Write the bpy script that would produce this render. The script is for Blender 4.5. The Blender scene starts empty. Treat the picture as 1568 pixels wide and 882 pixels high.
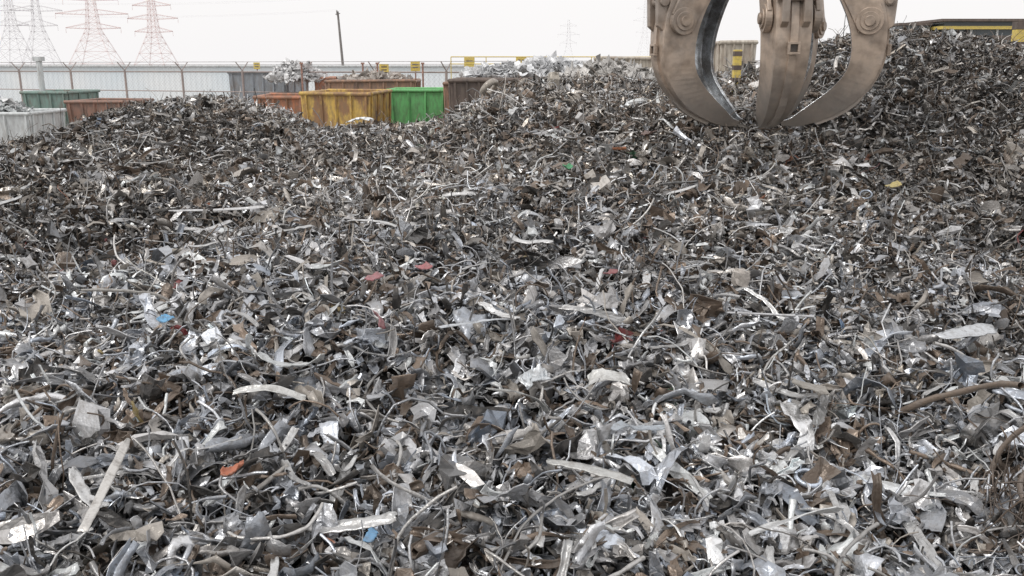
import bpy, bmesh, math
import numpy as np
from mathutils import Vector, Matrix
rng = np.random.default_rng(11)
scene = bpy.context.scene
H = 3.4   # eye height above the yard

# ------------------------------------------------------------------ helpers
def new_mat(name):
    m = bpy.data.materials.new(name); m.use_nodes = True
    nt = m.node_tree
    return m, nt, nt.nodes['Principled BSDF']

def worn_mat(name, col, rust=(0.13,0.055,0.025), amount=0.45, scale=3.0, rough=0.6, metal=0.0, bump=0.15, dirt=(0.08,0.07,0.06), streak=1.0):
    m, nt, b = new_mat(name)
    tc = nt.nodes.new('ShaderNodeTexCoord')
    mp = nt.nodes.new('ShaderNodeMapping'); mp.inputs['Scale'].default_value=(1,1,streak)
    nt.links.new(tc.outputs['Object'], mp.inputs['Vector'])
    n = nt.nodes.new('ShaderNodeTexNoise'); n.inputs['Scale'].default_value = scale; n.inputs['Detail'].default_value = 9; n.inputs['Roughness'].default_value = .68
    nt.links.new(mp.outputs['Vector'], n.inputs['Vector'])
    r = nt.nodes.new('ShaderNodeValToRGB')
    c = 0.5 + (0.5-amount)*0.45
    r.color_ramp.elements[0].position = max(0,c-0.04); r.color_ramp.elements[0].color = (0,0,0,1)
    r.color_ramp.elements[1].position = min(1,c+0.08); r.color_ramp.elements[1].color = (1,1,1,1)
    nt.links.new(n.outputs['Fac'], r.inputs['Fac'])
    mx = nt.nodes.new('ShaderNodeMix'); mx.data_type='RGBA'
    mx.inputs[6].default_value = (*col,1); mx.inputs[7].default_value = (*rust,1)
    nt.links.new(r.outputs['Color'], mx.inputs[0])
    n2 = nt.nodes.new('ShaderNodeTexNoise'); n2.inputs['Scale'].default_value = scale*4.3; n2.inputs['Detail'].default_value = 6
    nt.links.new(mp.outputs['Vector'], n2.inputs['Vector'])
    r2 = nt.nodes.new('ShaderNodeMapRange'); r2.inputs['From Min'].default_value=.4; r2.inputs['From Max'].default_value=.72; r2.inputs['To Max'].default_value=.75
    nt.links.new(n2.outputs['Fac'], r2.inputs['Value'])
    mx2 = nt.nodes.new('ShaderNodeMix'); mx2.data_type='RGBA'
    nt.links.new(r2.outputs['Result'], mx2.inputs[0]); nt.links.new(mx.outputs[2], mx2.inputs[6]); mx2.inputs[7].default_value=(*dirt,1)
    nt.links.new(mx2.outputs[2], b.inputs['Base Color'])
    b.inputs['Roughness'].default_value = rough; b.inputs['Metallic'].default_value = metal
    bp = nt.nodes.new('ShaderNodeBump'); bp.inputs['Strength'].default_value = bump; bp.inputs['Distance'].default_value=.02
    nt.links.new(n2.outputs['Fac'], bp.inputs['Height']); nt.links.new(bp.outputs['Normal'], b.inputs['Normal'])
    return m

def mesh_np(name, V, F, smooth=None, cols=None, mat=None, parent=None):
    me = bpy.data.meshes.new(name)
    me.vertices.add(len(V)); me.vertices.foreach_set('co', V.astype(np.float32).ravel())
    me.loops.add(F.size); me.loops.foreach_set('vertex_index', F.astype(np.int32).ravel())
    me.polygons.add(len(F)); me.polygons.foreach_set('loop_start', (np.arange(len(F))*4).astype(np.int32))
    if smooth is not None: me.polygons.foreach_set('use_smooth', smooth)
    me.update(calc_edges=True)
    if cols is not None:
        a = me.color_attributes.new('col','FLOAT_COLOR','POINT'); a.data.foreach_set('color', cols.astype(np.float32).ravel())
    ob = bpy.data.objects.new(name, me); scene.collection.objects.link(ob)
    if mat: me.materials.append(mat)
    if parent: ob.parent = parent
    return ob

def empty(name, loc=(0,0,0)):
    e = bpy.data.objects.new(name, None); e.location = loc; e.empty_display_size=.3
    scene.collection.objects.link(e); return e

def bm_obj(name, bm, mat, parent=None, smooth=False, bevel=0):
    me = bpy.data.meshes.new(name); bmesh.ops.recalc_face_normals(bm, faces=bm.faces); bm.to_mesh(me); bm.free()
    for m in (mat if isinstance(mat,(list,tuple)) else [mat]): me.materials.append(m)
    if smooth: me.polygons.foreach_set('use_smooth',[True]*len(me.polygons))
    ob = bpy.data.objects.new(name, me); scene.collection.objects.link(ob)
    if parent: ob.parent = parent
    if bevel:
        md = ob.modifiers.new('bevel','BEVEL'); md.width=bevel; md.segments=2; md.limit_method='ANGLE'; md.angle_limit=math.radians(35)
    return ob

def box(bm, x0,x1,y0,y1,z0,z1, mi=0):
    vs=[bm.verts.new(p) for p in ((x0,y0,z0),(x1,y0,z0),(x1,y1,z0),(x0,y1,z0),(x0,y0,z1),(x1,y0,z1),(x1,y1,z1),(x0,y1,z1))]
    for f in ((0,3,2,1),(4,5,6,7),(0,1,5,4),(1,2,6,5),(2,3,7,6),(3,0,4,7)):
        fc=bm.faces.new([vs[i] for i in f]); fc.material_index=mi

def bar(bm, a, b, r, n=6, r2=None, mi=0):
    a=Vector(a); b=Vector(b); d=(b-a); L=d.length
    if L<1e-6: return
    q=d.to_track_quat('Z','Y').to_matrix().to_4x4()
    ret=bmesh.ops.create_cone(bm, cap_ends=True, segments=n, radius1=r, radius2=r if r2 is None else r2, depth=L, matrix=Matrix.Translation((a+b)/2)@q)
    if mi:
        for f in {f for v in ret['verts'] for f in v.link_faces}: f.material_index=mi

# ------------------------------------------------------------------ terrain of the pile
RX=np.array([-16,-10,-7.28,-6.35,-5.42,-4.77,-4.21,-3.56,-3.10,-2.73,-2.08,-1.52,-.87,-.5,-.04,.61,1.08,1.54,2.0,2.47,3.03,4.32,4.79,5.53,6.18,6.65,7.27,10,16])
RZ=np.array([2.2,2.28,2.36,2.55,2.77,2.98,3.0,2.88,2.74,2.54,2.66,2.70,2.85,3.12,3.32,3.40,3.42,3.40,3.30,3.32,3.40,3.76,3.83,3.86,3.87,3.75,3.60,3.5,3.2])-.11
BY=np.array([-6,0,1.5,2.5,3,4,5,6,7,8,9,13])
BZ=H+np.array([-1.8,-1.75,-1.7,-1.6,-1.55,-1.45,-1.35,-1.25,-1.17,-1.08,-1.0,-.8])
wv=[]
wr=np.random.default_rng(5)
for i in range(46):
    f = 0.5*1.11**i
    a = wr.uniform(0,2*math.pi); wv.append((f*math.cos(a),f*math.sin(a),wr.uniform(0,6.28),min(.075,.085/f**0.85)))
def bumps(x,y):
    s=0
    for fx,fy,p,a in wv: s=s+a*np.sin(fx*x+fy*y+p)
    return s*.55
def sm(t): t=np.clip(t,0,1); return t*t*(3-2*t)
def ridge_y(x): return 13+.5*np.sin(x*.9)+.3*np.sin(x*2.3+1)
def terr(x,y):
    ry=ridge_y(x)
    b=np.interp(y,BY,BZ); r=np.interp(x*13/ry,RX,RZ)
    r=H+(r-H)*ry/13
    t=sm((y-6.5)/(ry-6.5))
    z=b*(1-t)+r*t
    back=np.clip(y-ry-.2,0,None)
    z=z-.62*back
    z=z+bumps(x,y)*np.clip(.35+.1*y,0,1)*(1-.6*sm((y-9)/3))
    return np.maximum(z,-.1)

# ------------------------------------------------------------------ vectorised scrap pieces
class Acc:
    def __init__(s): s.V=[];s.F=[];s.C=[];s.S=[];s.n=0
    def add(s,V,Ft,cols,smooth):   # V (N,K,3)
        N,K,_=V.shape
        F=(Ft[None]+ (np.arange(N)*K)[:,None,None]+s.n).reshape(-1,4)
        s.V.append(V.reshape(-1,3)); s.F.append(F); s.C.append(np.repeat(cols,K,axis=0))
        s.S.append(np.repeat(smooth,len(Ft))); s.n+=N*K
    def build(s,name,mat,parent):
        return mesh_np(name,np.concatenate(s.V),np.concatenate(s.F),np.concatenate(s.S),np.concatenate(s.C),mat,parent)

def rots(N,tilt,yaw=None):
    yaw=rng.uniform(0,2*np.pi,N) if yaw is None else yaw
    ax=rng.uniform(0,2*np.pi,N); an=rng.normal(0,1,N)*tilt
    an=np.clip(an,-1.5,1.5)
    c,s=np.cos(yaw),np.sin(yaw); Z=np.zeros(N);O=np.ones(N)
    Rz=np.stack([c,-s,Z,s,c,Z,Z,Z,O],-1).reshape(N,3,3)
    kx,ky=np.cos(ax),np.sin(ax); K=np.stack([Z,Z,ky,Z,Z,-kx,-ky,kx,Z],-1).reshape(N,3,3)
    I=np.eye(3)[None]; R=I+np.sin(an)[:,None,None]*K+(1-np.cos(an))[:,None,None]*(K@K)
    return R@Rz

def strip_faces(M,P,thick):
    F=[]
    id=lambda s,m,p:(s*M+m)*P+p
    for m in range(M-1):
        for p in range(P-1):
            F.append((id(0,m,p),id(0,m+1,p),id(0,m+1,p+1),id(0,m,p+1)))
            if thick: F.append((id(1,m,p),id(1,m,p+1),id(1,m+1,p+1),id(1,m+1,p)))
    if thick:
        for m in range(M-1):
            F.append((id(0,m,0),id(1,m,0),id(1,m+1,0),id(0,m+1,0)))
            F.append((id(0,m,P-1),id(0,m+1,P-1),id(1,m+1,P-1),id(1,m,P-1)))
        for p in range(P-1):
            F.append((id(0,0,p),id(0,0,p+1),id(1,0,p+1),id(1,0,p)))
            F.append((id(0,M-1,p),id(1,M-1,p),id(1,M-1,p+1),id(0,M-1,p+1)))
    return np.array(F)

def strips(acc,pos,cols,L,W,T,M,P,bend,twist,curl,crump,wvar,tilt,thick=True,yaw=None,psm=.5):
    N=len(pos)
    v=np.linspace(-.5,.5,P)
    k=rng.normal(0,1,(N,1))*bend + rng.normal(0,1,(N,M))*bend*.9
    # sharp kinks, as torn and folded sheet has
    k=k+np.where(rng.random((N,M))<.14,rng.normal(0,1,(N,M))*bend*2.6,0)
    th=np.cumsum(k,1)/M*2; th-=th.mean(1,keepdims=True)
    ph=np.cumsum(rng.normal(0,1,(N,1))*bend*.35+rng.normal(0,1,(N,M))*bend*.25,1)/M*2
    dl=(L/(M-1))[:,None]
    Tn=np.stack([np.cos(th)*np.cos(ph),np.sin(ph)*np.cos(th),np.sin(th)],-1)
    C=np.cumsum(Tn*dl[...,None],1); C-=C.mean(1,keepdims=True)
    B=np.stack([-np.sin(ph),np.cos(ph),np.zeros_like(ph)],-1)
    Nn=np.cross(Tn,B)
    tw=np.cumsum(rng.normal(0,1,(N,1))*twist+rng.normal(0,1,(N,M))*twist*.4,1)/M
    ct,st=np.cos(tw)[...,None],np.sin(tw)[...,None]
    B2=B*ct+Nn*st; N2=-B*st+Nn*ct
    w=W[:,None]*(1+wvar*rng.normal(0,1,(N,M)))
    e=rng.uniform(.35,1.1,(N,2)); w[:,0]*=e[:,0]; w[:,-1]*=e[:,1]; w=np.clip(w,.002,None)
    c=np.abs(rng.normal(0,1,(N,1)))*curl+.02
    c=np.minimum(c,5.0)
    va=v[None]*c
    yy=np.sin(va)/c; zz=(1-np.cos(va))/c           # (N,P)
    V=C[:,:,None,:]+B2[:,:,None,:]*(yy[:,None,:]*w[:,:,None])[...,None]+N2[:,:,None,:]*(zz[:,None,:]*w[:,:,None])[...,None]
    V=V+Tn[:,:,None,:]*(rng.normal(0,.16,(N,M,P))*dl[...,None])[...,None]*wvar*3
    V=V+rng.normal(0,1,(N,M,P,3))*(crump*W)[:,None,None,None]
    if thick:
        nv=N2[:,:,None,:]*np.cos(va)[:,None,:,None]-B2[:,:,None,:]*np.sin(va)[:,None,:,None]
        V=np.stack([V,V-nv*T[:,None,None,None]],1)
    V=V.reshape(N,-1,3)
    R=rots(N,tilt,yaw)
    V=np.einsum('nij,nkj->nki',R,V)+pos[:,None,:]
    acc.add(V,strip_faces(M,P,thick),cols,rng.random(N)<psm)

def tubes(acc,pos,cols,L,r,M,K,bend,tilt,yaw=None,flat=1.0):
    N=len(pos)
    th=np.cumsum(rng.normal(0,1,(N,1))*bend+rng.normal(0,1,(N,M))*bend*.9,1)/M*2; th-=th.mean(1,keepdims=True)
    ph=np.cumsum(rng.normal(0,1,(N,1))*bend*.5+rng.normal(0,1,(N,M))*bend*.6,1)/M*2
    dl=(L/(M-1))[:,None,None]
    T=np.stack([np.cos(th)*np.cos(ph),np.sin(th)*np.cos(ph),np.sin(ph)],-1)
    C=np.cumsum(T*dl,1); C-=C.mean(1,keepdims=True)
    B=np.stack([-np.sin(th),np.cos(th),np.zeros_like(th)],-1); Nn=np.cross(T,B)
    a=np.linspace(0,2*np.pi,K,endpoint=False)
    rr=r[:,None]*(1+.12*rng.normal(0,1,(N,M)))
    V=C[:,:,None,:]+(B[:,:,None,:]*np.cos(a)[None,None,:,None]+Nn[:,:,None,:]*(np.sin(a)*flat)[None,None,:,None])*rr[:,:,None,None]
    F=[(m*K+k,m*K+(k+1)%K,(m+1)*K+(k+1)%K,(m+1)*K+k) for m in range(M-1) for k in range(K)]
    R=rots(N,tilt,yaw); V=V.reshape(N,-1,3)
    V=np.einsum('nij,nkj->nki',R,V)+pos[:,None,:]
    acc.add(V,np.array(F),cols,np.ones(N,bool))

def chunks(acc,pos,cols,S,rough,tilt,rings=5,seg=6,smooth=.1,lo=.22):
    N=len(pos)
    t=np.linspace(.3,np.pi-.3,rings); a=np.linspace(0,2*np.pi,seg,endpoint=False)
    base=np.stack([np.sin(t)[:,None]*np.cos(a)[None],np.sin(t)[:,None]*np.sin(a)[None],np.cos(t)[:,None]*np.ones(seg)[None]],-1)
    base=np.sign(base)*np.abs(base)**.55
    V=base.reshape(1,-1,3)*(1+rough*rng.normal(0,1,(N,rings*seg,1)))
    V=V*(S[:,None,None]*rng.uniform(lo,1,(N,1,3)))
    F=[(m*seg+k,m*seg+(k+1)%seg,(m+1)*seg+(k+1)%seg,(m+1)*seg+k) for m in range(rings-1) for k in range(seg)]
    for o in (0,(rings-1)*seg):
        for q in range(1,seg-2,2): F.append((o,o+q,o+q+1,o+q+2))
    R=rots(N,tilt); V=np.einsum('nij,nkj->nki',R,V)+pos[:,None,:]
    acc.add(V,np.array(F),cols,rng.random(N)<smooth)

def rings_(acc,pos,cols,R0,r0,tilt,M=18,K=6):
    N=len(pos)
    u=np.linspace(0,2*np.pi,M,endpoint=False); a=np.linspace(0,2*np.pi,K,endpoint=False)
    rad=R0[:,None,None]+r0[:,None,None]*np.cos(a)[None,None]
    V=np.stack([rad*np.cos(u)[None,:,None],rad*np.sin(u)[None,:,None],np.repeat(r0[:,None,None]*np.sin(a)[None,None]*1.3,M,axis=1)],-1)
    F=[(m*K+k,((m+1)%M)*K+k,((m+1)%M)*K+(k+1)%K,m*K+(k+1)%K) for m in range(M) for k in range(K)]
    R=rots(N,tilt); V=np.einsum('nij,nkj->nki',R,V.reshape(N,-1,3))+pos[:,None,:]
    acc.add(V,np.array(F),cols,np.ones(N,bool))

def palette(x,y,small=False):
    N=len(x)
    g=np.clip(np.exp(rng.normal(-.72,.40,N)),.12,.88)
    far=sm((y-3.5)/6)
    warm=rng.normal(0,.035,N)-.018+.055*far
    c=np.stack([g*(1+warm),g,g*(1-warm*1.4+.01)],-1)
    metal=rng.uniform(.35,.95,N)
    k=rng.random(N)
    br=k<(.15+.12*far)
    bb=rng.uniform(.5,1.7,N)[:,None]*np.array([.175,.135,.105]); c=np.where(br[:,None],bb,c); metal=np.where(br,.35,metal)
    dk=(k>.40)&(k<.49)
    c=np.where(dk[:,None],rng.uniform(.035,.10,N)[:,None]*np.array([1,.95,.9]),c); metal=np.where(dk,.2,metal)
    tn=(k>.55)&(k<.60)
    c=np.where(tn[:,None],rng.uniform(.25,.5,N)[:,None]*np.array([1,.92,.82]),c); metal=np.where(tn,.2,metal)
    wh=(k>.935)&(k<.985)
    c=np.where(wh[:,None],rng.uniform(.65,.9,N)[:,None]*np.array([.97,1,1.]),c); metal=np.where(wh,.35,metal)
    cl=k>(.999 if small else .996)
    pal=np.array([[.30,.07,.07],[.16,.24,.36],[.07,.18,.1],[.34,.14,.08],[.36,.28,.12],[.3,.10,.10],[.25,.3,.35]])
    c=np.where(cl[:,None],pal[rng.integers(0,len(pal),N)]*rng.uniform(.5,1,(N,1)),c); metal=np.where(cl,.0,metal)
    # colour darkens toward the outer flanks, more with distance
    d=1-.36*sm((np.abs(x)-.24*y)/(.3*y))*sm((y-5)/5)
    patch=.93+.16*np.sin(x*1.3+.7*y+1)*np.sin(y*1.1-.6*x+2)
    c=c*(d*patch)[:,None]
    return np.clip(np.concatenate([c,metal[:,None]],1),0,.9)

def scatter(y0,y1,dens,margin=1.2,xf=.62):
    wmax=xf*y1+margin
    n=int(dens*(2*wmax)*(y1-y0))
    x=rng.uniform(-wmax,wmax,n); y=rng.uniform(y0,y1,n)
    k=np.abs(x)<xf*y+margin
    return x[k],y[k]

def fill(acc,y0,y1,dens,detail,xf=.62,margin=1.2,mult=1.0,rep=1.4):
    x,y=scatter(y0,y1,dens,margin,xf); N=len(x)
    z=terr(x,y)+rng.uniform(-.07,.05,N)
    pos=np.stack([x,y,z],-1); col=palette(x,y)
    kind=rng.random(N)
    L=np.clip(np.exp(rng.normal(-2.42,.48,N))*mult,.035,.28)
    def pick(a,b): 
        m=(kind>=a)&(kind<b); return m
    M1,P1,M2,P2=(10,4,7,5) if detail==2 else ((7,3,5,4) if detail==1 else (6,3,4,4))
    th=detail>=2
    # torn strips
    m=pick(0,.50); n=m.sum()
    strips(acc,pos[m],col[m],L[m]*1.55,L[m]*rng.uniform(.08,.26,n),rng.uniform(.0015,.005,n),M1,P1,1.0,1.5,1.2,.08,.2,.5,thick=th)
    # crumpled plates
    m=pick(.50,.65); n=m.sum()
    strips(acc,pos[m],col[m],L[m]*.8,L[m]*rng.uniform(.35,.7,n),rng.uniform(.0015,.004,n),M2,P2,1.1,.9,1.7,.095,.25,.6,thick=th,psm=.3)
    # curled c-channels
    m=pick(.65,.76); n=m.sum()
    strips(acc,pos[m],col[m],L[m],L[m]*rng.uniform(.25,.5,n),rng.uniform(.002,.004,n),M2,P2,.5,.4,3.4,.03,.12,.6,thick=th,psm=.7)
    # wires / rods
    m=pick(.76,.91); n=m.sum()
    tubes(acc,pos[m]+[0,0,.02],col[m],L[m]*rng.uniform(1.2,3.0,n),rng.uniform(.002,.006,n),10 if detail else 7,5 if detail else 4,1.4,.35)
    # pipes
    m=pick(.91,.94); n=m.sum()
    tubes(acc,pos[m],col[m],L[m]*1.0,rng.uniform(.006,.014,n),7,7 if detail else 6,.5,.5)
    # lumps
    m=pick(.94,.992); n=m.sum()
    chunks(acc,pos[m],col[m],L[m]*.32,.24,1.2)
    m=pick(.992,1.0); n=m.sum()
    rings_(acc,pos[m],col[m],rng.uniform(.02,.05,n),rng.uniform(.003,.009,n),.7)
    # small shreds filling between
    kk=rng.integers(0,N,int(N*rep)); n=len(kk)
    q=pos[kk]+np.stack([rng.normal(0,.08,n),rng.normal(0,.08,n),np.zeros(n)],-1)
    q[:,2]=terr(q[:,0],q[:,1])+rng.uniform(-.06,.045,n)
    ll=rng.uniform(.025,.085,n)
    strips(acc,q,palette(q[:,0],q[:,1],True)*np.array([.92,.92,.92,1]),ll,ll*rng.uniform(.10,.5,n),ll*.03,4,3,1.1,1.0,1.4,.09,.25,.65,thick=False,psm=.4)

# scrap material
def scrap_mat():
    m,nt,b=new_mat('shredded_metal')
    at=nt.nodes.new('ShaderNodeAttribute'); at.attribute_name='col'
    geo=nt.nodes.new('ShaderNodeNewGeometry')
    n=nt.nodes.new('ShaderNodeTexNoise'); n.inputs['Scale'].default_value=26; n.inputs['Detail'].default_value=7; n.inputs['Roughness'].default_value=.7
    nt.links.new(geo.outputs['Position'],n.inputs['Vector'])
    mr=nt.nodes.new('ShaderNodeMapRange'); mr.inputs['From Min'].default_value=.48; mr.inputs['From Max'].default_value=.69
    nt.links.new(n.outputs['Fac'],mr.inputs['Value'])
    mx=nt.nodes.new('ShaderNodeMix'); mx.data_type='RGBA'
    mf=nt.nodes.new('ShaderNodeMath'); mf.operation='MULTIPLY'; mf.inputs[1].default_value=.65
    nt.links.new(mr.outputs['Result'],mf.inputs[0]); nt.links.new(mf.outputs[0],mx.inputs[0])
    nt.links.new(at.outputs['Color'],mx.inputs[6]); mx.inputs[7].default_value=(.175,.155,.137,1)
    nt.links.new(mx.outputs[2],b.inputs['Base Color'])
    mm=nt.nodes.new('ShaderNodeMath'); mm.operation='MULTIPLY'
    inv=nt.nodes.new('ShaderNodeMath'); inv.operation='SUBTRACT'; inv.inputs[0].default_value=1
    nt.links.new(mf.outputs[0],inv.inputs[1]); nt.links.new(at.outputs['Alpha'],mm.inputs[0]); nt.links.new(inv.outputs[0],mm.inputs[1])
    nt.links.new(mm.outputs[0],b.inputs['Metallic'])
    rr=nt.nodes.new('ShaderNodeMapRange'); rr.inputs['To Min'].default_value=.28; rr.inputs['To Max'].default_value=.66
    nt.links.new(mr.outputs['Result'],rr.inputs['Value']); nt.links.new(rr.outputs['Result'],b.inputs['Roughness'])
    n2=nt.nodes.new('ShaderNodeTexNoise'); n2.inputs['Scale'].default_value=70; n2.inputs['Detail'].default_value=4
    nt.links.new(geo.outputs['Position'],n2.inputs['Vector'])
    bp=nt.nodes.new('ShaderNodeBump'); bp.inputs['Strength'].default_value=.6; bp.inputs['Distance'].default_value=.007
    nt.links.new(n2.outputs['Fac'],bp.inputs['Height']); nt.links.new(bp.outputs['Normal'],b.inputs['Normal'])
    return m
SM=scrap_mat()

pile=empty('scrap_metal_pile')
# core mound
gx=np.linspace(-14,14,281); gy=np.linspace(-3,20,231)
X,Y=np.meshgrid(gx,gy); Z=terr(X,Y)-.10+rng.normal(0,.015,X.shape)
Z=np.where(Z<.0,-.15,Z)
V=np.stack([X,Y,Z],-1).reshape(-1,3)
nx=len(gx); i,j=np.meshgrid(np.arange(nx-1),np.arange(len(gy)-1)); a=(j*nx+i).ravel()
F=np.stack([a,a+1,a+nx+1,a+nx],-1)
core=worn_mat('dark_gap_core',(.06,.053,.048),(.03,.026,.022),.5,14,.9,0,.6,(.036,.032,.028))  # dark colour stands in for shade in the gaps between pieces
mesh_np('core_mound',V,F,np.zeros(len(F),bool),None,core,pile)

near=Acc(); fill(near,1.2,4.6,640,2,mult=1.34,rep=1.6)
near.build('near_shreds',SM,pile)
mid=Acc(); fill(mid,4.6,8.5,560,1,mult=1.12,rep=1.4)
mid.build('middle_shreds',SM,pile)
far=Acc(); fill(far,8.5,14.2,430,0,.60,1.0,mult=1.0,rep=1.0)
far.build('far_shreds',SM,pile)

# distinct larger pieces lying on the pile ------------------------------------
big=Acc()
def one(kind,x,y,dz,L,W,yawdeg,col,metal=.5,bend=.3,tilt=.15,curl=.4,crump=.03,T=.004,wvar=.08):
    pos=np.array([[x,y,float(terr(np.array(x),np.array(y)))+dz]]); c=np.array([[*col,metal]])
    yaw=np.array([math.radians(yawdeg)])
    if kind=='s': strips(big,pos,c,np.array([L]),np.array([W]),np.array([T]),12,6,bend*.7,.4,curl,crump,wvar,tilt,yaw=yaw,psm=.4)
    if kind=='t': tubes(big,pos,c,np.array([L]),np.array([W]),20,8,bend,tilt,yaw=yaw)
    if kind=='r': rings_(big,pos,c,np.array([L]),np.array([W]),tilt)
    if kind=='c': chunks(big,pos,c,np.array([L]),.1,.3,7,10,lo=.5)
sil=(.62,.65,.68); lt=(.70,.71,.71)
one('s',-1.32,2.66,.13,.66,.030,102,(.60,.58,.55),.3,.03,.03,.1,.02)
one('s',-.03,2.68,.13,.16,.13,20,(.40,.41,.43),.2,.2,.3,.2,.02)
one('s',-.17,4.0,.12,.36,.05,28,sil,.6,.3,.2,.6)
one('s',.98,2.78,.13,.36,.06,6,lt,.5,.3,.15,.5,.03)
one('s',.28,2.95,.13,.32,.045,-12,(.55,.55,.53),.5,.2,.12,1.2)
one('s',2.36,4.4,.16,.46,.09,32,(.62,.64,.66),.6,.2,.25,.5)
one('t',1.28,4.45,.11,.58,.007,-2,(.62,.62,.63),.6,.1,.05)
one('t',1.12,4.5,.12,.30,.009,105,(.57,.57,.57),.6,.2,.1)
one('s',1.33,3.75,.15,.22,.15,70,(.32,.30,.27),.1,.3,.35,.4,.02)
one('s',-2.35,7.0,.11,.76,.04,2,(.62,.62,.62),.5,.1,.05,.4)
one('s',-2.25,6.6,.13,.38,.035,65,(.62,.62,.62),.5,.1,.2,.4)
one('s',-1.05,4.9,.11,.36,.07,-35,(.58,.6,.6),.5,.4,.2,.6)
one('t',-1.9,4.45,.12,.66,.008,40,(.44,.42,.39),.3,1.0,.15)
one('t',1.9,3.65,.17,.85,.014,112,(.21,.165,.13),.1,.8,.1)
one('t',2.0,3.25,.14,.8,.010,150,(.2,.16,.13),.1,1.2,.2)
one('t',1.95,3.0,.12,.6,.011,80,(.19,.15,.12),.1,1.3,.3)
one('s',.05,3.4,.15,.44,.04,45,(.5,.5,.48),.4,.4,.2,.7)
one('s',.5,3.3,.13,.32,.035,60,(.44,.48,.52),.4,1.3,.25,.9)
one('s',-1.0,3.45,.12,.3,.04,10,(.62,.62,.6),.4,.8,.25,.9)
one('s',.42,3.65,.15,.20,.10,-15,(.62,.62,.6),.4,1.2,.25,2.2)
one('s',.1,3.6,.14,.13,.08,40,(.64,.67,.69),.5,.7,.35,1.2,.06)
one('t',.6,3.95,.10,.5,.006,60,(.57,.57,.57),.6,1.0,.2)
one('s',-.75,4.7,.14,.19,.05,75,(.34,.12,.13),0,.6,.4,.8)
one('s',-.5,4.85,.13,.09,.06,20,(.38,.13,.14),0,.6,.4,1.)
one('s',.55,4.85,.12,.09,.05,20,(.28,.08,.09),0,.6,.4,1.)
one('s',-.62,4.0,.13,.16,.04,110,(.28,.12,.13),0,.5,.4,1.)
one('s',-1.66,4.08,.15,.09,.05,80,(.14,.38,.62),0,.3,.5,2.6)
one('s',-.44,2.5,.14,.08,.03,80,(.14,.30,.48),0,.3,.3,2.4)
one('s',-.95,2.78,.13,.09,.05,20,(.45,.16,.09),0,.8,.5,1.)
one('s',.44,7.1,.11,.13,.045,60,(.10,.34,.17),0,.6,.4,1.)
one('s',.95,7.9,.10,.12,.06,10,(.45,.19,.1),0,.6,.4,1.)
one('s',3.1,7.2,.12,.13,.06,10,(.45,.37,.15),0,.6,.4,1.)
one('s',1.25,8.2,.12,.24,.13,80,(.15,.09,.075),0,.6,.6,1.)
one('c',1.35,5.1,.10,.07,.1,0,(.5,.46,.42),.1)
one('s',-.95,3.65,.14,.32,.05,5,(.6,.62,.62),.5,1.6,.2,1.4,.08)
one('r',-.3,12.0,.14,.12,.035,0,(.42,.38,.33),.3,tilt=.9)
one('c',.55,12.2,.10,.13,.1,0,(.45,.41,.35),.1)
one('r',-2.15,5.5,.10,.05,.012,0,(.36,.33,.28),.3,tilt=.3)
one('s',-1.9,11.2,.12,.34,.14,15,(.8,.82,.83),.2,.6,.4,.7,.06)
one('s',3.0,7.6,.12,.12,.05,15,(.75,.75,.75),.5,.2,.2,1.5)
for k in range(240):
    y=2.2+8.3*rng.random()**1.25; x=rng.uniform(-.6,.6)*y
    g=rng.uniform(.38,.74)
    if rng.random()<.62: one('s',x,y,rng.uniform(.03,.10),rng.uniform(.18,.38),rng.uniform(.012,.05),rng.uniform(0,360),(g,g,g*.99),.55,.8,.3,.9,.05)
    else: one('t',x,y,rng.uniform(.03,.09),rng.uniform(.3,.7),rng.uniform(.003,.008),rng.uniform(0,360),(g*.88,g*.86,g*.83),.5,1.0,.2)
# nest of rusty wire at the lower right
n=110
px=2.0+rng.normal(0,.13,n); py=2.9+rng.normal(0,.16,n)
tubes(big,np.stack([px,py,terr(px,py)+rng.uniform(.0,.16,n)],-1),np.concatenate([rng.uniform(.6,1.3,(n,1))*np.array([.15,.12,.10]),np.full((n,1),.3)],1),rng.uniform(.2,.5,n),rng.uniform(.0015,.004,n),16,4,2.6,.7)
big.build('large_offcuts',SM,pile)

# ------------------------------------------------------------------ grapple
beige=worn_mat('worn_primer_steel',(.52,.415,.33),(.36,.305,.26),.50,2.2,.40,.3,.25,(.20,.155,.12))
steel=worn_mat('scoured_steel',(.66,.69,.72),(.40,.39,.38),.35,4,.26,.85,.15,(.22,.2,.18))
dark=worn_mat('greasy_steel_and_hole_shade',(.10,.085,.075),(.17,.12,.09),.4,5,.5,.4,.2)
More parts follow.
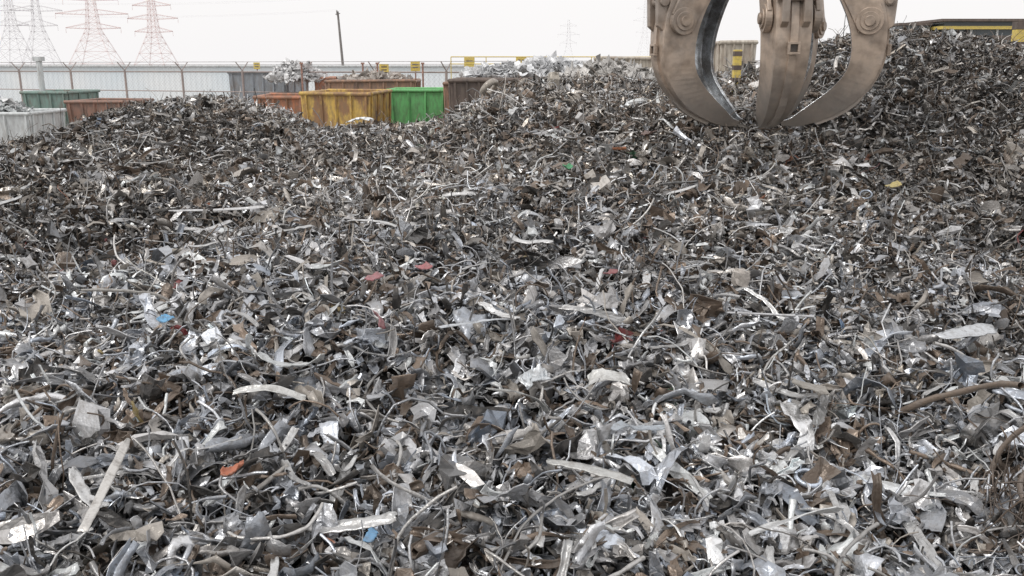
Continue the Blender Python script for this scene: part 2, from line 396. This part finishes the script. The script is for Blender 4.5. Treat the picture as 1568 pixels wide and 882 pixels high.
# scoured, polished lower half of the claws: bare steel shows toward the tips
def tip_mix():
    nt=beige.node_tree; b=nt.nodes['Principled BSDF']; src=b.inputs['Base Color'].links[0].from_socket
    g=nt.nodes.new('ShaderNodeNewGeometry'); sp=nt.nodes.new('ShaderNodeSeparateXYZ'); nt.links.new(g.outputs['Position'],sp.inputs[0])
    n=nt.nodes.new('ShaderNodeTexNoise'); n.inputs['Scale'].default_value=5; n.inputs['Detail'].default_value=6; nt.links.new(g.outputs['Position'],n.inputs['Vector'])
    ad=nt.nodes.new('ShaderNodeMath'); ad.operation='MULTIPLY_ADD'; ad.inputs[1].default_value=.7; nt.links.new(n.outputs['Fac'],ad.inputs[0]); nt.links.new(sp.outputs['Z'],ad.inputs[2])
    mr=nt.nodes.new('ShaderNodeMapRange'); mr.inputs['From Min'].default_value=3.25; mr.inputs['From Max'].default_value=3.80; mr.inputs['To Min'].default_value=.75; mr.inputs['To Max'].default_value=0
    nt.links.new(ad.outputs[0],mr.inputs['Value'])
    mx=nt.nodes.new('ShaderNodeMix'); mx.data_type='RGBA'; nt.links.new(mr.outputs['Result'],mx.inputs[0]); nt.links.new(src,mx.inputs[6]); mx.inputs[7].default_value=(.46,.43,.40,1)
    nt.links.new(mx.outputs[2],b.inputs['Base Color'])
    m2=nt.nodes.new('ShaderNodeMapRange'); m2.inputs['To Min'].default_value=.2; m2.inputs['To Max'].default_value=.9; nt.links.new(mr.outputs['Result'],m2.inputs['Value']); nt.links.new(m2.outputs['Result'],b.inputs['Metallic'])
tip_mix()
GX,GY=2.29,8.42
k=.0061; kr=.0061*.92; kw=.0061*.80
def zz_(p): return 4.007-.00593*p
grap=empty('scrap_grapple',(GX,GY,0))
st=np.array([ # outer r, p, inner r, p, halfwidth
 [112,-85,66,-72,30],[145,-48,88,-30,36],[170,-8,112,2,40],[184,32,130,40,41],[187,70,137,74,40],[181,107,134,104,38],
 [164,138,118,128,34],[136,164,94,149,29],[100,182,70,167,23],[64,192,52,180,16],[40,191,37,184,9]],float)
tq=np.linspace(0,len(st)-1,41)
def cr(col):
    out=[]
    for t in tq:
        i=int(min(t,len(st)-2)); f=t-i
        p0=st[max(i-1,0),col];p1=st[i,col];p2=st[i+1,col];p3=st[min(i+2,len(st)-1),col]
        out.append(.5*((2*p1)+(-p0+p2)*f+(2*p0-5*p1+4*p2-p3)*f*f+(-p0+3*p1-3*p2+p3)*f**3))
    return np.array(out)
SO=np.stack([cr(c) for c in range(5)],-1)
PH=-92
for ti in range(5):
    az=math.radians(PH+72*ti)
    par=empty('tine_%d'%(ti+1)); par.parent=grap; par.rotation_euler=(0,0,az)
    bm=bmesh.new(); rows=[]
    for (ro,po,ri,pi_,hw) in SO:
        ro,ri,hw=ro*kr,ri*kr,hw*kw; zo,zi=zz_(po),zz_(pi_)
        d=Vector((ro-ri,0,zo-zi)); rec=d*.45
        rows.append([bm.verts.new(p) for p in (
            (ro,-hw*.72,zo),(ro,hw*.72,zo),(ri,hw,zi),(ri,hw*.80,zi),
            (ri+rec.x,hw*.74,zi+rec.z),(ri+rec.x,-hw*.74,zi+rec.z),(ri,-hw*.80,zi),(ri,-hw,zi))])
    for a,b in zip(rows[:-1],rows[1:]):
        for q in range(8):
            f=bm.faces.new((a[q],a[(q+1)%8],b[(q+1)%8],b[q])); f.smooth=q in(0,4)
            f.material_index=1 if q in (2,3,4,5,6) else 0
    bm.faces.new(rows[0]); bm.faces.new(rows[-1][::-1])
    bm_obj('claw',bm,[beige,steel],par,bevel=.006)
    bm=bmesh.new()
    for i in range(8,33):
        a=SO[i];b=SO[i+1]
        def pt(s,o,y): return (s[0]*kr+o,y,zz_(s[1])-(o if s[1]>150 else 0))
        vs=[bm.verts.new(pt(s,o,y)) for s in(a,b) for o in(-.01,.022) for y in(-.03,.03)]
        for f in((0,1,3,2),(4,6,7,5),(0,4,5,1),(2,3,7,6),(0,2,6,4),(1,5,7,3)): bm.faces.new([vs[q] for q in f])
    bmesh.ops.remove_doubles(bm,verts=bm.verts,dist=.0005)
    bm_obj('stiffening_rib',bm,beige,par)
    bm=bmesh.new()
    zb=zz_(38); rb=160*kr; w0=.165
    for s in(-1,1):
        bar(bm,(rb,s*w0,zb),(rb,s*(w0+.055),zb),.115,28)
        bar(bm,(rb,s*(w0+.055),zb),(rb,s*(w0+.07),zb),.08,24)
        bar(bm,(rb,s*(w0+.07),zb),(rb,s*(w0+.09),zb),.045,20)
        n=bm.verts.new
        y0,y1=s*(w0+.012),s*(w0+.045)
        pts=[(rb+.11,zb+.06),(rb-.02,zb+.34),(.50,zz_(-95)),(.40,zz_(-75)),(rb-.15,zb+.04),(rb-.08,zb-.10)]
        A=[n((px,y0,pz)) for px,pz in pts]; B=[n((px,y1,pz)) for px,pz in pts]
        bm.faces.new(A); bm.faces.new(B[::-1])
        for q in range(6): bm.faces.new((A[q],A[(q+1)%6],B[(q+1)%6],B[q]))
    bm_obj('pivot_cheeks',bm,beige,par,bevel=.005)
    bm=bmesh.new(); co_=187*kr
    for s in(-1,1):
        pts=[(co_-.04,zz_(56)),(co_+.05,zz_(44)),(co_+.06,zz_(5)),(co_+.0,zz_(-14)),(co_-.14,zz_(-12)),(co_-.09,zz_(50))]
        A=[bm.verts.new((px,s*.055,pz)) for px,pz in pts]; B=[bm.verts.new((px,s*.115,pz)) for px,pz in pts]
        bm.faces.new(A); bm.faces.new(B[::-1])
        for q in range(6): bm.faces.new((A[q],A[(q+1)%6],B[(q+1)%6],B[q]))
    bar(bm,(co_+.0,-.14,zz_(10)),(co_+.0,.14,zz_(10)),.042,18)
    bar(bm,(co_+.0,-.155,zz_(10)),(co_+.0,-.14,zz_(10)),.03,14)
    bm_obj('cylinder_clevis',bm,beige,par,bevel=.006)
    bm=bmesh.new()
    zc=zz_(78); bv=186.5*kr
    for (a0,a1,c0,c1) in((-.05,.05,.03,.05),(-.05,.05,-.05,-.03),(-.05,-.03,-.03,.03),(.03,.05,-.03,.03)): box(bm,bv+.018,bv+.05,a0,a1,zc+c0,zc+c1)
    bm_obj('lug_socket_rim',bm,beige,par,bevel=.003)
    bm=bmesh.new(); box(bm,bv+.016,bv+.03,-.029,.029,zc-.029,zc+.029); bm_obj('dark_socket_plate',bm,dark,par)  # dark plate inside the rim stands in for a shaded square hole
    bm=bmesh.new()
    bar(bm,(co_+.0,0,zz_(10)),(.84,0,zz_(-90)),.045,16)
    bar(bm,(.84,0,zz_(-90)),(.60,0,zz_(-230)),.09,20)
    bm_obj('hydraulic_cylinder',bm,dark,par)
bm=bmesh.new()
bar(bm,(0,0,zz_(-70)),(0,0,zz_(-250)),.42,32,.36)
bar(bm,(0,0,zz_(-250)),(0,0,zz_(-290)),.60,32)
bar(bm,(0,0,zz_(-290)),(0,0,zz_(-360)),.28,24)
for ti in range(5):
    a=math.radians(PH+72*ti); c,s=math.cos(a),math.sin(a)
    bar(bm,(.2*c,.2*s,zz_(-85)),(.6*c,.6*s,zz_(-85)),.09,12)
    bar(bm,(.3*c,.3*s,zz_(-240)),(.68*c,.68*s,zz_(-240)),.08,12)
bm_obj('rotator_hub',bm,beige,grap,bevel=.008)
bm=bmesh.new()
box(bm,-.14,.14,-.1,.1,zz_(-420),zz_(-350)); bar(bm,(-.22,0,zz_(-410)),(.22,0,zz_(-410)),.06,16)
box(bm,-.2,.2,-.25,.25,zz_(-560),zz_(-420))
bm_obj('boom_end',bm,dark,grap,bevel=.01)

# ------------------------------------------------------------------ containers
def container(name,x0,x1,y,depth,ztop,mat,ribs=5,h=None,slope=.10,yaw=0,trim=None):
    e=empty(name,((x0+x1)/2,y+depth/2,0)); e.rotation_euler=(0,0,math.radians(yaw))
    w=(x1-x0)/2; d=depth/2; zb=.18 if h is None else ztop-h; t=.05
    bm=bmesh.new()
    def ring(z,s): return [bm.verts.new(p) for p in((-w+s,-d+s,z),(w-s,-d+s,z),(w-s,d-s,z),(-w+s,d-s,z))]
    ob_=ring(zb,slope); ot=ring(ztop,0); it=ring(ztop,t); ib=ring(zb+.06,slope+t)
    for A,B in((ob_,ot),(ot,it),(it,ib)):
        for q in range(4): bm.faces.new((A[q],A[(q+1)%4],B[(q+1)%4],B[q]))
    bm.faces.new(ob_[::-1]); bm.faces.new(ib)
    o=bm_obj('body',bm,mat,e,bevel=.01)
    bm=bmesh.new()
    for s in(-1,1):   # top rail
        bar(bm,(-w-.03,s*(d+.02),ztop-.03),(w+.03,s*(d+.02),ztop-.03+rng.uniform(-.03,.03)),.055,8)
        bar(bm,(s*(w+.02),-d,ztop-.035),(s*(w+.02),d,ztop-.035),.05,8)
    for q in range(ribs):
        xx=-w+.12+(2*w-.24)*q/(ribs-1)
        for s in(-1,1):
            bar(bm,(xx,s*(d+.02),ztop-.05),(xx*(1-slope/w),s*(d-slope+.02),zb),.04,4)
    for q in range(4):
        yy=-d+.15+(2*d-.3)*q/3
        for s in(-1,1): bar(bm,(s*(w+.02),yy,ztop-.05),(s*(w-slope+.02),yy,zb),.04,4)
    for s in(-1,1): box(bm,-w*.9,w*.9,s*d*.6-.06,s*d*.6+.06,0,zb)
    bm_obj('ribs_and_rail',bm,trim or mat,e)
    return e
orange_red=worn_mat('red_orange_paint',(.54,.23,.13),(.30,.17,.11),.5,3.5,dirt=(.24,.19,.16),streak=.35)  # container paints are mixed paler to imitate haze in the air
yellow=worn_mat('yellow_container_paint',(.68,.46,.12),(.34,.19,.10),.54,3.2,dirt=(.26,.18,.11),streak=.4)
green=worn_mat('green_container_paint',(.17,.52,.19),(.14,.32,.15),.32,3.5,dirt=(.15,.25,.13),streak=.3)
dgreen=worn_mat('hazed_green_paint',(.23,.34,.30),(.24,.21,.18),.4,3,dirt=(.18,.18,.16),streak=.3)
bluegr=worn_mat('blue_grey_paint',(.38,.42,.46),(.30,.28,.27),.4,3,dirt=(.25,.25,.25),streak=.3)
rusty=worn_mat('rusted_steel',(.40,.24,.16),(.26,.17,.13),.5,3,dirt=(.19,.15,.13),streak=.4)
brownd=worn_mat('dark_brown_steel',(.14,.105,.09),(.10,.08,.07),.5,3,dirt=(.2,.16,.13),streak=.3)
pale=worn_mat('pale_grey_paint',(.66,.69,.69),(.47,.47,.45),.35,2.5,dirt=(.36,.36,.36),streak=.3)
tan=worn_mat('cream_paint',(.58,.53,.45),(.40,.33,.27),.42,3,dirt=(.3,.25,.2),streak=.3)
redbr=worn_mat('red_brown_paint',(.34,.19,.14),(.24,.16,.13),.45,3,dirt=(.18,.15,.13),streak=.3)
container('green_skip_container',-3.98,-2.10,29,2,2.70,green,4)
container('yellow_roll_off_container',-5.75,-3.82,25,3,2.72,yellow,5,yaw=-3)
container('orange_roll_off_container',-7.8,-5.95,27,3,2.55,orange_red,5,yaw=6)
container('rusty_scrap_container',-6.8,-3.6,33,3,2.92,rusty,7,yaw=2)
container('rusty_scrap_container',-7.9,-5.4,36.5,3,2.98,orange_red,5)
container('blue_grey_container',-11.8,-9.4,38,4,3.2,bluegr,6)
container('brown_scrap_container',-1.6,.5,23.5,3,3.08,brownd,7)
container('brown_scrap_container',-14.8,-12.9,30,2.5,2.3,redbr,5)
container('dark_green_skip',-17.3,-15.7,32,2.5,2.55,dgreen,4)
container('pale_grey_skip',-16.9,-14.7,27.5,2.2,2.05,pale,4)
container('cream_hopper_container',3.0,4.7,30,3,3.72,tan,5)
container('cream_hopper_container',5.9,6.9,26,2,4.1,tan,4)
container('rusty_scrap_container',-2.0,-1.2,27,2,2.95,rusty,3)

# heaps of light scrap lying in the containers
def heap(name,cx,cy,cz,rx,ry,rz,n,base):
    a=Acc(); th=rng.uniform(0,6.28,n); r=np.sqrt(rng.random(n))
    x=cx+rx*r*np.cos(th); y=cy+ry*r*np.sin(th); z=cz+rz*(1-r**2)*(.6+.5*rng.random(n))
    c=np.clip(np.array(base)[None]*rng.uniform(.6,1.15,(n,1)),0,.9); c=np.concatenate([c,np.full((n,1),.1)],1)
    L=rng.uniform(.2,.6,n)
    strips(a,np.stack([x,y,z],-1),c,L,L*rng.uniform(.3,.8,n),L*.02,6,4,.9,.8,1.2,.1,.25,.8)
    return a.build(name,SM,None)
heap('white_scrap_heap',-8.7,36.8,2.9,1.1,.9,.6,300,(.88,.88,.88))
heap('white_scrap_heap',1.0,27.5,3.1,2.6,1.0,.42,340,(.8,.81,.82))
heap('mixed_scrap_heap',-5.2,34.5,2.8,1.4,1,.3,200,(.62,.57,.52))
heap('mixed_scrap_heap',2.6,24,3.1,1.2,1,.35,200,(.62,.6,.57))
heap('white_scrap_heap',-16.2,28.6,1.9,.9,.8,.45,160,(.8,.83,.83))

# ------------------------------------------------------------------ fence
galv=worn_mat('weathered_galvanised',(.50,.48,.48),(.42,.37,.35),.45,3,.6,.1)
postm=worn_mat('rusting_fence_post',(.44,.36,.33),(.36,.3,.28),.45,3,.7,.0,dirt=(.3,.26,.25))
def fence_line():
    e=empty('security_fence')
    A=Vector((-34,46,0)); B=Vector((9,30,0)); n=15
    bm=bmesh.new(); top=3.25
    for q in range(n+1):
        p=A.lerp(B,q/n)
        bar(bm,(p.x,p.y,0),(p.x,p.y,top),.05,8)
        bar(bm,(p.x,p.y,top),(p.x-.18,p.y-.25,top+.35),.022,6)
        bar(bm,(p.x,p.y,top),(p.x+.18,p.y+.25,top+.35),.022,6)
    bm_obj('posts',bm,postm,e)
    bm=bmesh.new()
    bar(bm,(A.x,A.y,top-.05),(B.x,B.y,top-.05),.028,6)
    bar(bm,(A.x,A.y,2.4),(B.x,B.y,2.4),.02,6)
    bm_obj('rails',bm,postm,e)
    bm=bmesh.new()
    for f in(.4,.7,1.):
        for s in(-1,1):
            bar(bm,(A.x+s*.18*f,A.y+s*.25*f,top+.35*f),(B.x+s*.18*f,B.y+s*.25*f,top+.35*f),.008,4)
    bm_obj('barbed_wire',bm,galv,e)
    bm=bmesh.new(); D=(B-A); Ln=D.length; d=D.normalized(); hgt=top-.1; t=-hgt
    while t<Ln:
        for s in(0,1):
            t0=max(t,0); t1=min(t+hgt,Ln)
            z0=(t0-t); z1=(t1-t)
            if s: z0,z1=hgt-z0,hgt-z1
            a=A+d*t0; b=A+d*t1
            w=.003
            vs=[bm.verts.new(p) for p in((a.x,a.y,z0-w),(b.x,b.y,z1-w),(b.x,b.y,z1+w),(a.x,a.y,z0+w))]
            bm.faces.new(vs)
        t+=.16
    bm_obj('chain_link',bm,galv,e)
fence_line()
signy=worn_mat('yellow_sign_paint',(.78,.60,.14),(.62,.45,.16),.3,6,dirt=(.45,.36,.18))
redp=worn_mat('red_oxide_paint',(.48,.27,.21),(.34,.22,.18),.3,4)
for (x,y,z,s) in((-4.9,35,3.33,.36),(-3.7,35,3.42,.36),(-1.63,35,3.55,.40),(.35,35,3.58,.40),(-12.0,43,3.45,.3)):
    e=empty('warning_sign',(x,y,0)); bm=bmesh.new()
    bar(bm,(0,.03,0),(0,.03,z+s/2),.03,6); bm_obj('post',bm,redp,e)
    bm=bmesh.new(); box(bm,-s/2,s/2,-.03,0,z-s/2,z+s/2); bm_obj('plate',bm,signy,e,bevel=.01)
    bm=bmesh.new(); box(bm,-s*.3,s*.3,-.036,-.0325,z-.06,z-.02); box(bm,-s*.3,s*.3,-.036,-.0325,z+.05,z+.09); bm_obj('lettering',bm,brownd,e)
for x in(-5.6,-5.05,-3.35,-7.9):
    e=empty('marker_post',(x,34.3,0)); bm=bmesh.new(); bar(bm,(0,0,0),(0,0,3.5),.035,8); box(bm,-.06,.06,-.06,.06,3.5,3.56); bm_obj('shaft',bm,redp,e)
bm=bmesh.new()
for z in(3.75,3.5): bar(bm,(-2.2,33,z),(5.4,33,z),.018,6)
for q in range(7): bar(bm,(-2.2+q*1.266,33,0),(-2.2+q*1.266,33,3.75),.018,6)
e=empty('yellow_guard_rail'); bm_obj('rails',bm,signy,e)

# long pale warehouse behind the fence
whm,nt,b=new_mat('pale_sheet_cladding'); b.inputs['Roughness'].default_value=.7
n=nt.nodes.new('ShaderNodeTexNoise'); n.inputs['Scale'].default_value=.35; n.inputs['Detail'].default_value=5
r=nt.nodes.new('ShaderNodeValToRGB'); r.color_ramp.elements[0].color=(.77,.84,.88,1); r.color_ramp.elements[1].color=(.88,.91,.92,1)
r.color_ramp.elements[0].position=.35; r.color_ramp.elements[1].position=.65
tc=nt.nodes.new('ShaderNodeTexCoord'); nt.links.new(tc.outputs['Object'],n.inputs['Vector']); nt.links.new(n.outputs['Fac'],r.inputs['Fac']); nt.links.new(r.outputs['Color'],b.inputs['Base Color'])
e=empty('warehouse')
bm=bmesh.new()
x=-60.; xs=[];
while x<22: xs+= [(x,62.0),(x+.15,62.0),(x+.2,61.985),(x+.32,61.985)]; x+=.36
lo=[bm.verts.new((a,b_,0)) for a,b_ in xs]; hi=[bm.verts.new((a,b_,3.42)) for a,b_ in xs]
for q in range(len(xs)-1): bm.faces.new((lo[q],lo[q+1],hi[q+1],hi[q]))
bm_obj('clad_wall',bm,whm,e)
bm=bmesh.new(); box(bm,-60.3,22.3,61.8,76,3.42,3.50); bm_obj('roof',bm,pale,e)
bm=bmesh.new(); box(bm,-60,22,62.05,75.8,0,3.41); bm_obj('inner_walls',bm,whm,e)

# utility pole
wood=worn_mat('weathered_timber',(.28,.26,.25),(.21,.195,.185),.4,3)
e=empty('utility_pole',(-18.3,100,0)); bm=bmesh.new(); bar(bm,(0,0,0),(-.5,0,9.2),.17,10,.11); bar(bm,(-.75,0,8.9),(-.25,0,9.0),.045,6); bar(bm,(-.55,-.2,8.8),(-.55,-.2,9.3),.07,8); bm_obj('pole',bm,wood,e)
e=empty('light_post',(-16.85,32.6,0)); bm=bmesh.new(); bar(bm,(0,0,0),(0,0,3.6),.10,10); box(bm,-.16,.16,-.12,.12,3.6,3.75); bm_obj('post',bm,pale,e)

# ------------------------------------------------------------------ pylons (very pale with distance)
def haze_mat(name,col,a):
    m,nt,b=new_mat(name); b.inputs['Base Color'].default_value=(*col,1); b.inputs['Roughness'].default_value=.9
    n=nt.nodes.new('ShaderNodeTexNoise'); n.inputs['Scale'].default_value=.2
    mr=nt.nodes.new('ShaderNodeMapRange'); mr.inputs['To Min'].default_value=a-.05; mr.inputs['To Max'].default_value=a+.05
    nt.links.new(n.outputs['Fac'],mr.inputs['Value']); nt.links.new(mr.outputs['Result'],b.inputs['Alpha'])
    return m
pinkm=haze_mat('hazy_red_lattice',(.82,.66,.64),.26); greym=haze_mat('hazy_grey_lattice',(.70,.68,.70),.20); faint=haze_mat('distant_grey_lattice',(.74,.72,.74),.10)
def pylon(x,y,ht,base,mat,rot=0,r=.16):
    e=empty('electricity_pylon',(x,y,0)); e.rotation_euler=(0,0,math.radians(rot)); bm=bmesh.new()
    def hw(z): 
        f=z/ht
        return base/2*(1-f/.55)+base*.11*(f/.55) if f<.55 else base*.11*(1-(f-.55)*1.2)
    lv=[0,.16,.3,.42,.5,.56,.63,.7,.77,.84,.91,1]
    for a,b_ in zip(lv[:-1],lv[1:]):
        za,zb=a*ht,b_*ht; wa,wb=hw(za),hw(zb)
        ca=[(-wa,-wa),(wa,-wa),(wa,wa),(-wa,wa)]; cb=[(-wb,-wb),(wb,-wb),(wb,wb),(-wb,wb)]
        for q in range(4):
            q2=(q+1)%4
            bar(bm,(*ca[q],za),(*cb[q],zb),r*1.3,4)
            bar(bm,(*ca[q],za),(*cb[q2],zb),r*.7,3); bar(bm,(*ca[q2],za),(*cb[q],zb),r*.7,3)
            bar(bm,(*cb[q],zb),(*cb[q2],zb),r*.7,3)
    for f,l in((.56,.50),(.72,.66),(.88,.5)):
        z=f*ht; w=hw(z); L=base*l
        for s in(-1,1):
            for yy in(-w,w):
                bar(bm,(s*w,yy,z),(s*L,0,z+.3),r,4); bar(bm,(s*w,yy,z+ht*.06),(s*L,0,z+.3),r,4)
            for q in range(1,5):
                g=q/5; bar(bm,(s*(w+(L-w)*g),0,z),(s*(w+(L-w)*(g-.1)),0,z+ht*.05*(1-g)),r*.6,3)
            bar(bm,(s*L,0,z),(s*L,0,z-ht*.05),r*.8,4)
    bm_obj('lattice',bm,mat,e)
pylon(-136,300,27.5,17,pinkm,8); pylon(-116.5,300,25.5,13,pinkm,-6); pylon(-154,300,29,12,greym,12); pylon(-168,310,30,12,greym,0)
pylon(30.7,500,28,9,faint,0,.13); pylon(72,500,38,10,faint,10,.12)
bm=bmesh.new()
for z0 in(19,23):
    for off in(-9,9):
        pts=[Vector((-200+q*12,300+off*.3,z0+2.2*((q-6)/6)**2)) for q in range(13)]
        for a,b_ in zip(pts[:-1],pts[1:]): bar(bm,a,b_,.05,3)
e=empty('power_lines'); bm_obj('conductors',bm,greym,e)

# ------------------------------------------------------------------ right-hand items
e=empty('yellow_bollard_post',(8.35,15.2,0)); bm=bmesh.new(); box(bm,-.075,.075,-.075,.075,0,4.0); bm_obj('post',bm,signy,e,bevel=.01)
bm=bmesh.new(); box(bm,-.08,.08,-.08,.08,4.0,4.12); box(bm,-.079,.079,-.079,.079,3.72,3.80); bm_obj('cap_and_band',bm,brownd,e)
bm=bmesh.new(); box(bm,.08,1.1,-.03,.03,3.62,3.74); bm_obj('gate_rail',bm,signy,e)
e=empty('yellow_bollard_post',(3.0,12.2,0)); bm=bmesh.new(); box(bm,-.05,.05,-.05,.05,1.5,3.62); bm_obj('post',bm,signy,e,bevel=.006)
bm=bmesh.new()
for z in(3.2,3.36,3.54): box(bm,-.053,.053,-.053,.053,z,z+.06)
bm_obj('black_bands',bm,brownd,e)
glass,nt,b=new_mat('dark_glazing'); b.inputs['Base Color'].default_value=(.10,.12,.13,1); b.inputs['Roughness'].default_value=.15
e=empty('site_office')
bm=bmesh.new(); box(bm,13.9,24,30,36,0,4.25); box(bm,12.8,13.85,30.5,33,0,4.3); bm_obj('walls',bm,pale,e)
bm=bmesh.new(); box(bm,13.8,24.3,29.7,36.3,4.82,4.90); box(bm,13.8,24.3,29.7,36.3,4.25,4.38); box(bm,12.7,13.78,30.3,33.2,4.72,4.80); bm_obj('roof_edges',bm,brownd,e)
bm=bmesh.new(); box(bm,13.85,24.2,29.8,36.2,4.58,4.68); bm_obj('yellow_fascia',bm,signy,e)
bm=bmesh.new(); box(bm,14,24,29.95,36,4.38,4.58); box(bm,14,24,29.95,36,4.68,4.82); box(bm,12.85,13.75,30.45,33,4.3,4.72); bm_obj('window_band',bm,glass,e)
bm=bmesh.new()
for q in range(12): box(bm,14+q*.85,14.07+q*.85,29.90,29.945,4.38,4.58)
bm_obj('mullions',bm,pale,e)

# ------------------------------------------------------------------ ground
gm,nt,b=new_mat('yard_ground'); b.inputs['Roughness'].default_value=.9
n=nt.nodes.new('ShaderNodeTexNoise'); n.inputs['Scale'].default_value=.3; n.inputs['Detail'].default_value=8
r=nt.nodes.new('ShaderNodeValToRGB'); r.color_ramp.elements[0].color=(.16,.15,.14,1); r.color_ramp.elements[1].color=(.34,.33,.31,1)
tc=nt.nodes.new('ShaderNodeTexCoord'); nt.links.new(tc.outputs['Object'],n.inputs['Vector']); nt.links.new(n.outputs['Fac'],r.inputs['Fac']); nt.links.new(r.outputs['Color'],b.inputs['Base Color'])
bm=bmesh.new(); vs=[bm.verts.new(p) for p in((-2500,-2500,0),(2500,-2500,0),(2500,2500,0),(-2500,2500,0))]; bm.faces.new(vs); bm_obj('ground',bm,gm)

# ------------------------------------------------------------------ sky, sun
w=bpy.data.worlds.new("World"); scene.world=w; w.use_nodes=True; nt=w.node_tree
bg=nt.nodes['Background']; sky=nt.nodes.new('ShaderNodeTexSky'); sky.sky_type='NISHITA'; sky.sun_disc=False
EL,AZ=math.radians(52),math.radians(-125)
sky.sun_elevation=EL; sky.sun_rotation=AZ; sky.dust_density=4; sky.air_density=1.5
mx=nt.nodes.new('ShaderNodeMix'); mx.data_type='RGBA'; mx.inputs[0].default_value=.9
nt.links.new(sky.outputs['Color'],mx.inputs[6])
tc=nt.nodes.new('ShaderNodeTexCoord'); n=nt.nodes.new('ShaderNodeTexNoise'); n.inputs['Scale'].default_value=1.6; n.inputs['Detail'].default_value=4
nt.links.new(tc.outputs['Generated'],n.inputs['Vector'])
r=nt.nodes.new('ShaderNodeValToRGB'); r.color_ramp.elements[0].color=(10.1,9.9,10.0,1); r.color_ramp.elements[1].color=(10.9,10.75,10.7,1)
nt.links.new(n.outputs['Fac'],r.inputs['Fac']); nt.links.new(r.outputs['Color'],mx.inputs[7])
nt.links.new(mx.outputs[2],bg.inputs['Color']); bg.inputs['Strength'].default_value=.1
sd=bpy.data.lights.new('sun','SUN'); sd.energy=1.3; sd.angle=math.radians(18); sd.color=(1,.98,.95)
so=bpy.data.objects.new('sun',sd); scene.collection.objects.link(so)
dv=Vector((math.sin(AZ)*math.cos(EL),math.cos(AZ)*math.cos(EL),math.sin(EL)))
so.rotation_euler=dv.to_track_quat('Z','Y').to_euler()

cd=bpy.data.cameras.new('camera'); co=bpy.data.objects.new('camera',cd); scene.collection.objects.link(co)
co.location=(0,0,H); co.rotation_euler=(math.radians(76),0,0); cd.sensor_width=36; cd.lens=31.18; cd.clip_end=6000; cd.clip_start=.05
scene.camera=co
scene.view_settings.view_transform='Standard'; scene.view_settings.look='None'; scene.view_settings.exposure=0
